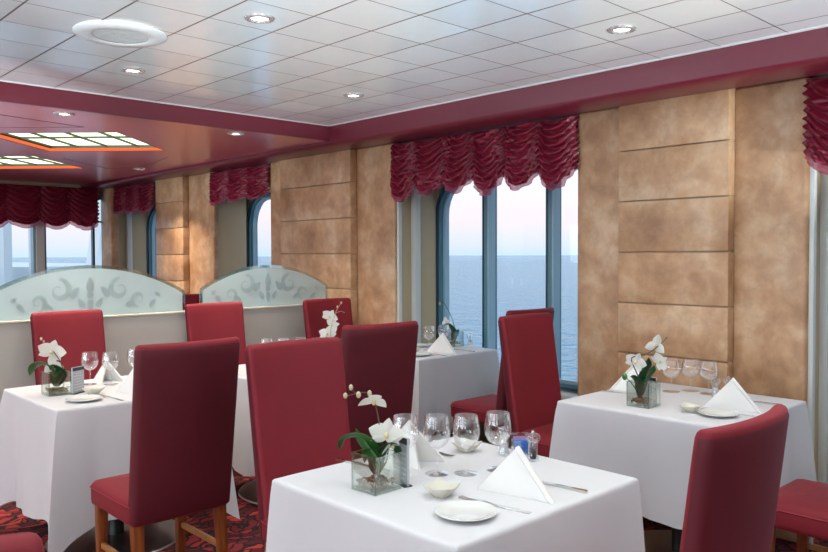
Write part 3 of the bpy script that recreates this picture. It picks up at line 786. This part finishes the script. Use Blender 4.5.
for i, (x, y, a, lab) in enumerate(((1.592, 1.572, 12, 'small square white bowl behind the plate on the front table'), (2.02, 1.87, 8, 'small square white bowl behind the glasses on the front table'),
        (3.238, 1.652, 10, 'small square white bowl on the right table'), (1.505, 3.955, 15, 'small square white bowl on the left table'), (3.82, 4.05, 0, 'small square white bowl on the window table'))):
    o = b0 if i == 0 else b0.copy()
    if i: C.objects.link(o)
    o.location = (x, y, ZT); o.rotation_euler = (0, 0, rad(a)); o.scale = (.92, .92, .82); tag(o, lab, 'bowl', 'small square bowls')

# ------------------------------------------------------------------ cutlery
def fork_bm():
    bm = bmesh.new()
    def bar(pts):  # (y, halfwidth, z)
        loft(bm, [[(-w, y, z), (w, y, z), (w * .8, y, z + .0025), (-w * .8, y, z + .0025)] for y, w, z in pts])
    bar([(-.115, .008, 0), (-.10, .0085, 0), (-.06, .0055, .001), (0, .0035, .004), (.03, .004, .006), (.045, .010, .005), (.06, .0115, .003)])
    for x in (-.0095, -.0032, .0032, .0095):
        loft(bm, [[(x - w, y, z), (x + w, y, z), (x + w, y, z + .002), (x - w, y, z + .002)] for y, w, z in ((.058, .0022, .003), (.085, .0018, .002), (.108, .0009, .006))])
    return bm
def knife_bm():
    bm = bmesh.new()
    loft(bm, [[(-w, y, z0), (w, y, z0), (w, y, z0 + t), (-w, y, z0 + t)] for y, w, z0, t in ((-.12, .006, 0, .006), (-.115, .008, 0, .008), (-.06, .0065, 0, .007), (-.02, .005, .001, .006), (0, .006, .002, .003), (.03, .0095, .002, .0018), (.085, .0095, .002, .0018), (.105, .006, .002, .0015), (.115, .001, .002, .001))])
    return bm
f0 = finish('fork', fork_bm(), M['silver'], None, angle=40); k0 = finish('knife', knife_bm(), M['silver'], None, angle=40)
for i, (x, y, a, lab) in enumerate(((1.632, 1.412, 12, 'silver fork between the plate and the napkin on the front table'), (3.325, 1.53, 10, 'silver fork beside the napkin on the right table'),
        (1.525, 3.79, 10, 'silver fork beside the plate on the left table'), (3.825, 3.86, 10, 'silver fork beside the napkin on the window table'), (1.915, 1.95, 185, 'silver fork at the far setting of the front table'))):
    o = f0 if i == 0 else f0.copy()
    if i: C.objects.link(o)
    o.location = (x, y, ZT); o.rotation_euler = (0, 0, rad(a)); tag(o, lab, 'fork', 'silver forks')
for i, (x, y, a, lab) in enumerate(((1.905, 1.415, 5, 'silver knife with its handle at the near edge of the front table'), (3.66, 1.545, 0, 'silver knife right of the napkin on the right table'),
        (3.425, 2.10, 195, 'silver knife at the far left edge of the right table'), (4.13, 3.87, 0, 'silver knife right of the napkin on the window table'), (1.635, 1.985, 190, 'silver knife at the far setting of the front table'))):
    o = k0 if i == 0 else k0.copy()
    if i: C.objects.link(o)
    o.location = (x, y, ZT); o.rotation_euler = (0, 0, rad(a)); tag(o, lab, 'knife', 'silver knives')

# ------------------------------------------------------------------ shakers, sachets, menu cards
def mill(x, y, lab, fill, s=1):
    r = thing('pepper_mill' if fill == 'pepper' else 'salt_shaker', lab, 'pepper mill' if fill == 'pepper' else 'salt shaker', (x, y, ZT), 0, 'acrylic shakers')
    bm = bmesh.new(); lathe(bm, [(.020, 0), (.021, .003), (.0195, .012), (.0165, .020), (.0155, .050), (.017, .058), (.014, .061)], 24, cap0=True, cap1=True); finish('body', bm, M['acrylic'], r)
    bm = bmesh.new(); lathe(bm, [(.0115, .006), (.0125, .018), (.0125, .044), (.004, .047)], 16, cap0=True, cap1=True); finish('filling', bm, M[fill], r)
    bm = bmesh.new(); lathe(bm, [(.013, .0612), (.022, .068), (.026, .078), (.0235, .087), (.012, .092)], 24, cap0=True, cap1=True); finish('cap', bm, M['acrylic'], r)
    bm = bmesh.new(); lathe(bm, [(.0022, .046), (.0022, .091), (.006, .0925), (.0065, .097), (.003, .101)], 12, cap0=True, cap1=True); finish('spindle', bm, M['chrome'], r)
    return r
mill(2.092, 1.632, 'clear acrylic pepper mill with dark peppercorns on the front table', 'pepper'); mill(2.075, 1.745, 'clear salt shaker left of the pepper mill on the front table', 'salt')
mill(3.715, 1.70, 'clear pepper mill with dark filling on the right table', 'pepper'); mill(3.66, 1.74, 'clear salt shaker on the right table', 'salt')
mill(1.50, 4.20, 'clear salt shaker right of the menu card on the left table', 'salt'); mill(4.345, 3.985, 'clear salt shaker on the window table by the glass', 'salt'); mill(4.352, 4.185, 'clear pepper mill on the window table', 'pepper')
r = thing('sachet_holder', 'small clear holder of blue and mauve sachets on the front table', 'sachet holder', (2.13, 1.715, ZT), rad(-40))
bm = bmesh.new()
for a, b in (((-.030, -.02, 0), (.030, .02, .003)), ((-.030, -.02, .003), (.030, -.0175, .05)), ((-.030, .0175, .003), (.030, .02, .07)), ((-.030, -.0175, .003), (-.0275, .0175, .05)), ((.0275, -.0175, .003), (.030, .0175, .05))): box(bm, a, b)
finish('tray', bm, M['acrylic'], r)
for k in range(4): boxo('sachet', (-.026, -.014 + .007 * k, .0035), (.026, -.010 + .007 * k, .048 + .004 * k), M['sachet'] if k < 2 else M['sachetr'], r, .001)

def menu(x, y, a, h, lab):
    r = thing('menu_card', lab, 'menu card', (x, y, ZT), rad(a), 'standing menu cards')
    w = .042
    boxo('card', (-w, -.004, .002), (w, .004, h), M['card'], r, .001)
    boxo('foot', (-w, -.014, 0), (w, .014, .0045), M['carddark'], r, .001)
    for s in (-1, 1):
        bm = bmesh.new(); box(bm, (-w + .0005, s * .0045 - .0006, h * .86), (w - .0005, s * .0045 + .0006, h - .002)); finish('header', bm, M['carddark'], r)
        bm = bmesh.new()
        for k in range(7):
            z = h * (.78 - k * .105); q = .8 if k % 3 else .5
            box(bm, (-w * q, s * .0045 - .0004, z - .004), (w * q, s * .0045 + .0004, z))
        finish('text_lines', bm, M['cardwhite'], r)
    return r
menu(1.588, 1.742, 78, .148, 'grey menu card with a black header standing behind the front orchid vase')
menu(3.290, 1.880, 75, .125, 'grey menu card with a black header standing by the orchid vase on the right table')
menu(1.462, 4.045, 30, .135, 'pale menu card standing by the orchid vase on the left table')

# ------------------------------------------------------------------ orchids in glass cube vases
def vase(x, y, s, h, a, lab, plab):
    r = thing('glass_vase', lab, 'vase', (x, y, ZT), rad(a), 'square glass vases')
    bm = bmesh.new(); o = rrect(s, s, .006, 3); i_ = rrect(s - .004, s - .004, .004, 3)
    loft(bm, [[(*p, 0) for p in o], [(*p, h) for p in o], [(*p, h) for p in i_], [(*p, .010) for p in i_]])
    finish('cube', bm, M['vase'], r, angle=50)
    bm = bmesh.new()
    o2 = rrect(s + .0006, s + .0006, .006, 3); i2 = rrect(s - .005, s - .005, .004, 3)
    loft(bm, [[(*p, h + .0004) for p in o2], [(*p, h + .003) for p in o2], [(*p, h + .003) for p in i2], [(*p, h + .0004) for p in i2], [(*p, h + .0004) for p in o2]], False, False)
    finish('rim', bm, M['bevel'], r)
    for sx, sy in ((1, 1), (1, -1), (-1, 1), (-1, -1)):
        bm = bmesh.new(); lathe(bm, [(.0032, .001), (.0032, h)], 10, (sx * (s - .0025), sy * (s - .0025), 0), True, True); finish('corner_edge', bm, M['vedge'], r)
    boxo('base_slab', (-s + .003, -s + .003, -.0002), (s - .003, s - .003, .0095), M['vedge'], r, .002)
    rnd = random.Random(int(x * 1000)); bm = bmesh.new()
    for k in range(150):
        px, py = rnd.uniform(-s + .013, s - .013), rnd.uniform(-s + .013, s - .013); pz = .0165 + rnd.random() * .016; q = rnd.uniform(.004, .006)
        bmesh.ops.create_icosphere(bm, subdivisions=1, radius=q, matrix=Matrix.Translation((px, py, pz)) @ Matrix.Rotation(rnd.random() * 3, 4, 'Z') @ Matrix.Diagonal((1.3, .9, .8, 1)))
    o = finish('pebbles', bm, M['pebble'], None, angle=180, loc=(x, y, ZT), rotz=rad(a)); tag(o, plab, 'pebbles', kind='stuff')
def petal(bm, c, direc, nrm, ln, wd, curl=.25, n=8):
    d = Vector(direc).normalized(); nn = Vector(nrm).normalized(); s = d.cross(nn).normalized(); nn = s.cross(d)
    rows = []
    for i in range(n + 1):
        t = i / n; w = wd * (sin(pi * min(1, .06 + .94 * t) ** .75) ** .8 if 0 < t < 1 else .02)
        rows.append([Vector(c) + d * (ln * t) + s * (w * e) + nn * (curl * ln * (t * t * .6 - .35 * e * e * (w / max(wd, 1e-6)))) for e in (-1, -.5, 0, .5, 1)])
    loft(bm, rows, False, False, closed=False)
def orchid(origin, lab, stems, flowers, buds, leaves):
    o = Vector(origin); r = thing('orchid', lab, 'orchid', origin, 0, 'white orchids')
    for st, rr, m in stems:
        bm = bmesh.new(); tube(bm, [p - o for p in spline(st, 26)], rr, 7, rr * .6); finish('stem', bm, M[m], r, angle=180)
    for p, nrm, size, roll, kind in flowers:
        p = Vector(p) - o; nrm = Vector(nrm).normalized(); a = nrm.cross(Vector((0, 0, 1))).normalized(); b = a.cross(nrm)
        bm = bmesh.new()
        spec = [(90, 1, .66), (210, 1., .6), (330, 1., .6), (10, 1.12, 1.0), (170, 1.12, 1.0)] if kind == 5 else [(80, 1.1, .75), (200, 1.05, .8), (320, 1.05, .8)]
        for ang, l, w in spec:
            t = rad(ang + roll); petal(bm, p, a * cos(t) + b * sin(t), nrm, size * l, size * w * .55, .22)
        f = finish('flower', bm, M['petal'], r, angle=180)
        bm = bmesh.new(); bmesh.ops.create_icosphere(bm, subdivisions=2, radius=size * .14, matrix=Matrix.Translation(p + nrm * size * .10 - b * size * .05) @ Matrix.Diagonal((1, 1, 1.3, 1)))
        finish('lip', bm, M['lip'], f, angle=180)
    for p, q, m in buds:
        bm = bmesh.new(); bmesh.ops.create_icosphere(bm, subdivisions=2, radius=q, matrix=Matrix.Translation(Vector(p) - o) @ Matrix.Diagonal((.9, .9, 1.25, 1))); finish('bud', bm, M[m], r, angle=180)
    for ctrl, wd, m in leaves:
        bm = bmesh.new(); pts = [p - o for p in spline(ctrl, 16)]; rows = []
        for i, p in enumerate(pts):
            t = i / 16; tg = (pts[min(i + 1, 16)] - pts[max(i - 1, 0)]).normalized(); s = tg.cross(Vector((.25, .3, .92))).normalized(); up = s.cross(tg)
            w = wd * 1.45 * (.30 + .70 * sin(pi * t ** .8)) * (1 - t ** 9)
            rows.append([p + s * (w * e) + up * (.28 * w * abs(e)) for e in (-1, -.5, 0, .5, 1)])
        loft(bm, rows, False, False, closed=False); bmesh.ops.solidify(bm, geom=bm.faces[:], thickness=.0015); finish('leaf', bm, M[m], r, angle=180)
    return r
CAM = Vector((0, 0, 1.45))
def toc(p, dz=0): v = CAM - Vector(p); v.z = dz; return v.normalized()
# front table
vase(1.500, 1.756, .053, .108, 2, 'square glass vase of pebbles at the left of the front table', 'brown pebbles inside the front glass vase')
b = (1.508, 1.765, .790)
orchid(b, 'white orchid with a drooping bud stem in the front glass vase',
       [([b, (1.522, 1.752, .85), (1.517, 1.760, .93), (1.511, 1.769, .995), (1.497, 1.783, 1.032), (1.478, 1.802, 1.036), (1.455, 1.824, 1.028), (1.445, 1.834, 1.026)], .0026, 'twig'),
        ([b, (1.53, 1.745, .83), (1.535, 1.74, .89)], .003, 'stem'), ([(1.468, 1.812, 1.034), (1.458, 1.822, 1.05)], .0016, 'twig')],
       [((1.528, 1.742, .912), toc((1.5, 1.75, .9), .35), .050, 10, 5), ((1.505, 1.772, 1.012), (-.35, -.45, -.75), .048, 20, 3), ((1.545, 1.735, .880), (.2, -.6, -.6), .045, 0, 3)],
       [((1.446, 1.834, 1.027), .0075, 'bud'), ((1.458, 1.822, 1.052), .0075, 'bud'), ((1.474, 1.806, 1.030), .0085, 'bud'), ((1.498, 1.783, 1.034), .008, 'bud')],
       [([b, (1.500, 1.775, .86), (1.475, 1.800, .900), (1.440, 1.832, .895), (1.425, 1.842, .862)], .024, 'leaf'), ([b, (1.495, 1.778, .84), (1.475, 1.80, .885), (1.468, 1.812, .93)], .018, 'leaf'),
        ([b, (1.525, 1.75, .86), (1.548, 1.728, .875), (1.560, 1.716, .83)], .018, 'leafd'), ([b, (1.505, 1.768, .83), (1.49, 1.782, .86), (1.482, 1.79, .825)], .020, 'leaf'), ([b, (1.515, 1.768, .85), (1.520, 1.768, .90)], .016, 'leafd')])
# right table
vase(3.212, 1.868, .056, .112, 3, 'square glass vase of pebbles at the left of the right table', 'brown pebbles inside the right table vase')
b = (3.195, 1.875, .790)
orchid(b, 'white orchid with a brown twig in the glass vase of the right table',
       [([b, (3.19, 1.88, .88), (3.16, 1.90, .97), (3.20, 1.862, .985), (3.235, 1.832, 1.01), (3.262, 1.808, 1.04), (3.285, 1.79, 1.068)], .003, 'twig'), ([b, (3.165, 1.895, .85), (3.142, 1.918, .885)], .0025, 'stem')],
       [((3.170, 1.885, .955), toc((3.17, 1.88, .9), .2), .046, 25, 5), ((3.245, 1.825, 1.032), toc((3.2, 1.8, 1), -.1), .048, 25, 3), ((3.258, 1.815, .955), toc((3.2, 1.8, 1), .3), .040, 60, 5)],
       [((3.138, 1.920, .888), .014, 'leaf')],
       [([b, (3.205, 1.862, .87), (3.220, 1.850, .93), (3.224, 1.848, .975)], .026, 'leafd'), ([b, (3.205, 1.86, .84), (3.235, 1.835, .90), (3.24, 1.83, .94)], .022, 'leafd'), ([b, (3.185, 1.875, .85), (3.165, 1.895, .885), (3.15, 1.905, .885)], .016, 'leafd')])
# left table
vase(1.372, 4.088, .055, .115, 0, 'square glass vase of pebbles on the left table', 'brown pebbles inside the left table vase')
b = (1.372, 4.088, .790)
orchid(b, 'white orchid with a pale bud tip in the glass vase of the left table',
       [([b, (1.395, 4.06, .85), (1.388, 4.068, .91), (1.360, 4.095, .97), (1.335, 4.12, 1.00), (1.320, 4.132, 1.028)], .0028, 'twig')],
       [((1.353, 4.095, .968), toc((1.35, 4.1, .97), .1), .062, 18, 5), ((1.358, 4.092, .900), toc((1.35, 4.1, .97), -.2), .050, 0, 3)],
       [((1.318, 4.135, 1.032), .007, 'bud'), ((1.327, 4.126, 1.018), .006, 'bud')],
       [([b, (1.355, 4.10, .86), (1.32, 4.13, .90), (1.285, 4.16, .885), (1.270, 4.172, .845)], .026, 'leaf'), ([b, (1.375, 4.08, .85), (1.365, 4.09, .885), (1.35, 4.10, .865)], .03, 'leafd'), ([b, (1.39, 4.065, .84), (1.405, 4.055, .885)], .02, 'leafd')])
# window table
vase(4.29, 4.10, .052, .11, 0, 'square glass vase on the window table', 'brown pebbles inside the window table vase')
b = (4.29, 4.10, .790)
orchid(b, 'slender orchid stem with one bud on the window table against the sea',
       [([b, (4.30, 4.095, .85), (4.285, 4.118, .96), (4.256, 4.15, 1.05), (4.238, 4.168, 1.085), (4.222, 4.182, 1.075)], .0032, 'stem')],
       [((4.25, 4.15, .94), toc((4.25, 4.15, 1), .1), .035, 0, 3)],
       [((4.220, 4.184, 1.074), .011, 'bud')],
       [([b, (4.29, 4.11, .86), (4.26, 4.14, .91), (4.23, 4.165, .90)], .022, 'leafd'), ([b, (4.31, 4.09, .84), (4.32, 4.08, .88)], .022, 'leafd')])
# middle table
vase(3.04, 4.03, .052, .11, 0, 'square glass vase on the middle table behind the chairs', 'brown pebbles inside the middle table vase')
b = (3.04, 4.03, .790)
orchid(b, 'white orchid on the middle table against a red chair back',
       [([b, (3.05, 4.02, .88), (3.055, 4.02, .98), (3.075, 4.01, 1.05), (3.09, 3.998, 1.10), (3.11, 3.982, 1.138)], .0022, 'bud'), ([(3.08, 4.008, 1.07), (3.105, 3.985, 1.085), (3.125, 3.967, 1.075)], .0015, 'bud')],
       [((3.052, 4.03, 1.050), toc((3.05, 4.03, 1), .1), .050, 30, 5), ((3.062, 4.02, .995), toc((3.05, 4.03, 1), 0), .050, 80, 5), ((3.040, 4.04, .938), toc((3.05, 4.03, 1), .2), .052, 10, 5)],
       [((3.11, 3.982, 1.14), .007, 'bud'), ((3.09, 3.997, 1.115), .006, 'bud')],
       [([b, (3.07, 4.0, .85), (3.11, 3.965, .90), (3.14, 3.94, .89)], .022, 'leaf'), ([b, (3.02, 4.05, .84), (2.99, 4.07, .87)], .02, 'leafd')])

# added area lamps outside the left wall, side fill in place of daylight
for y0, y1 in LWIN:
    l = bpy.data.lights.new('window_daylight', 'AREA'); l.shape = 'RECTANGLE'; l.size = 1.4; l.size_y = y1 - y0 - .1; l.energy = 55; l.color = (.82, .91, 1)
    o = bpy.data.objects.new('window_daylight', l); C.objects.link(o); o.location = (XL - .16, (y0 + y1) / 2, 1.35); o.rotation_euler = (0, -pi / 2, 0)
# ------------------------------------------------------------------ outdoors
bm = bmesh.new(); box(bm, (-9000, -9000, -16.5), (9000, 9000, -16)); struct(finish('sea', bm, M['sea'], smooth=False), 'blue rippled sea')
bm = bmesh.new(); box(bm, (-6, 13.5, -3), (7, 26, 1.27)); box(bm, (3.62, 13.0, -3), (3.74, 13.4, 5)); box(bm, (4.1, 13.0, -3), (4.2, 13.4, 5))
loft(bm, [[(5.6, 14.5, 1.27), (6.6, 14.5, 1.27), (6.6, 15, 1.27), (5.6, 15, 1.27)], [(5.95, 14.5, 3.4), (6.6, 14.5, 3.4), (6.6, 15, 3.4), (5.95, 15, 3.4)]])
struct(finish('outer_deck', bm, M['ship'], smooth=False), 'white outer deck and posts of the ship beyond the far windows')

# ------------------------------------------------------------------ sky, camera, view
w = bpy.data.worlds.new('sky'); S.world = w; w.use_nodes = True; nt = w.node_tree; nt.nodes.clear()
o = nt.nodes.new('ShaderNodeOutputWorld'); bg = nt.nodes.new('ShaderNodeBackground'); tc = nt.nodes.new('ShaderNodeTexCoord'); sx = nt.nodes.new('ShaderNodeSeparateXYZ')
L(nt, tc.outputs['Generated'], sx.inputs[0])
r = ramp(nt, sx.outputs['Z'], [(0, (.58, .74, .88)), (.012, (.70, .76, .86)), (.045, (.88, .80, .83)), (.10, (.86, .88, .93)), (.25, (.78, .88, .96)), (.6, (.55, .74, .95)), (1, (.42, .64, .92))])
L(nt, r.outputs[0], bg.inputs[0]); bg.inputs[1].default_value = 1.32; L(nt, bg.outputs[0], o.inputs[0])

cd = bpy.data.cameras.new('camera'); cam = bpy.data.objects.new('camera', cd); C.objects.link(cam); S.camera = cam
cd.sensor_width = 36; cd.sensor_fit = 'HORIZONTAL'; cd.lens = 778.088 * 36 / 828; cd.clip_start = .05; cd.clip_end = 20000
yaw, pit, rol = rad(46.65456), rad(-1.57768), rad(-.19733)
fw = Vector((cos(yaw) * cos(pit), sin(yaw) * cos(pit), sin(pit))); rt = Vector((sin(yaw), -cos(yaw), 0)); up = rt.cross(fw)
r2 = rt * cos(rol) + up * sin(rol); u2 = -rt * sin(rol) + up * cos(rol)
mt = Matrix((r2, u2, -fw)).transposed().to_4x4(); mt.translation = (0, 0, 1.45); cam.matrix_world = mt
S.view_settings.view_transform = 'Standard'; S.view_settings.look = 'None'; S.view_settings.gamma = 1; S.view_settings.use_curve_mapping = False
S.view_settings.exposure = -.12
S.cycles.max_bounces = 12; S.cycles.transparent_max_bounces = 24; S.cycles.sample_clamp_indirect = 6
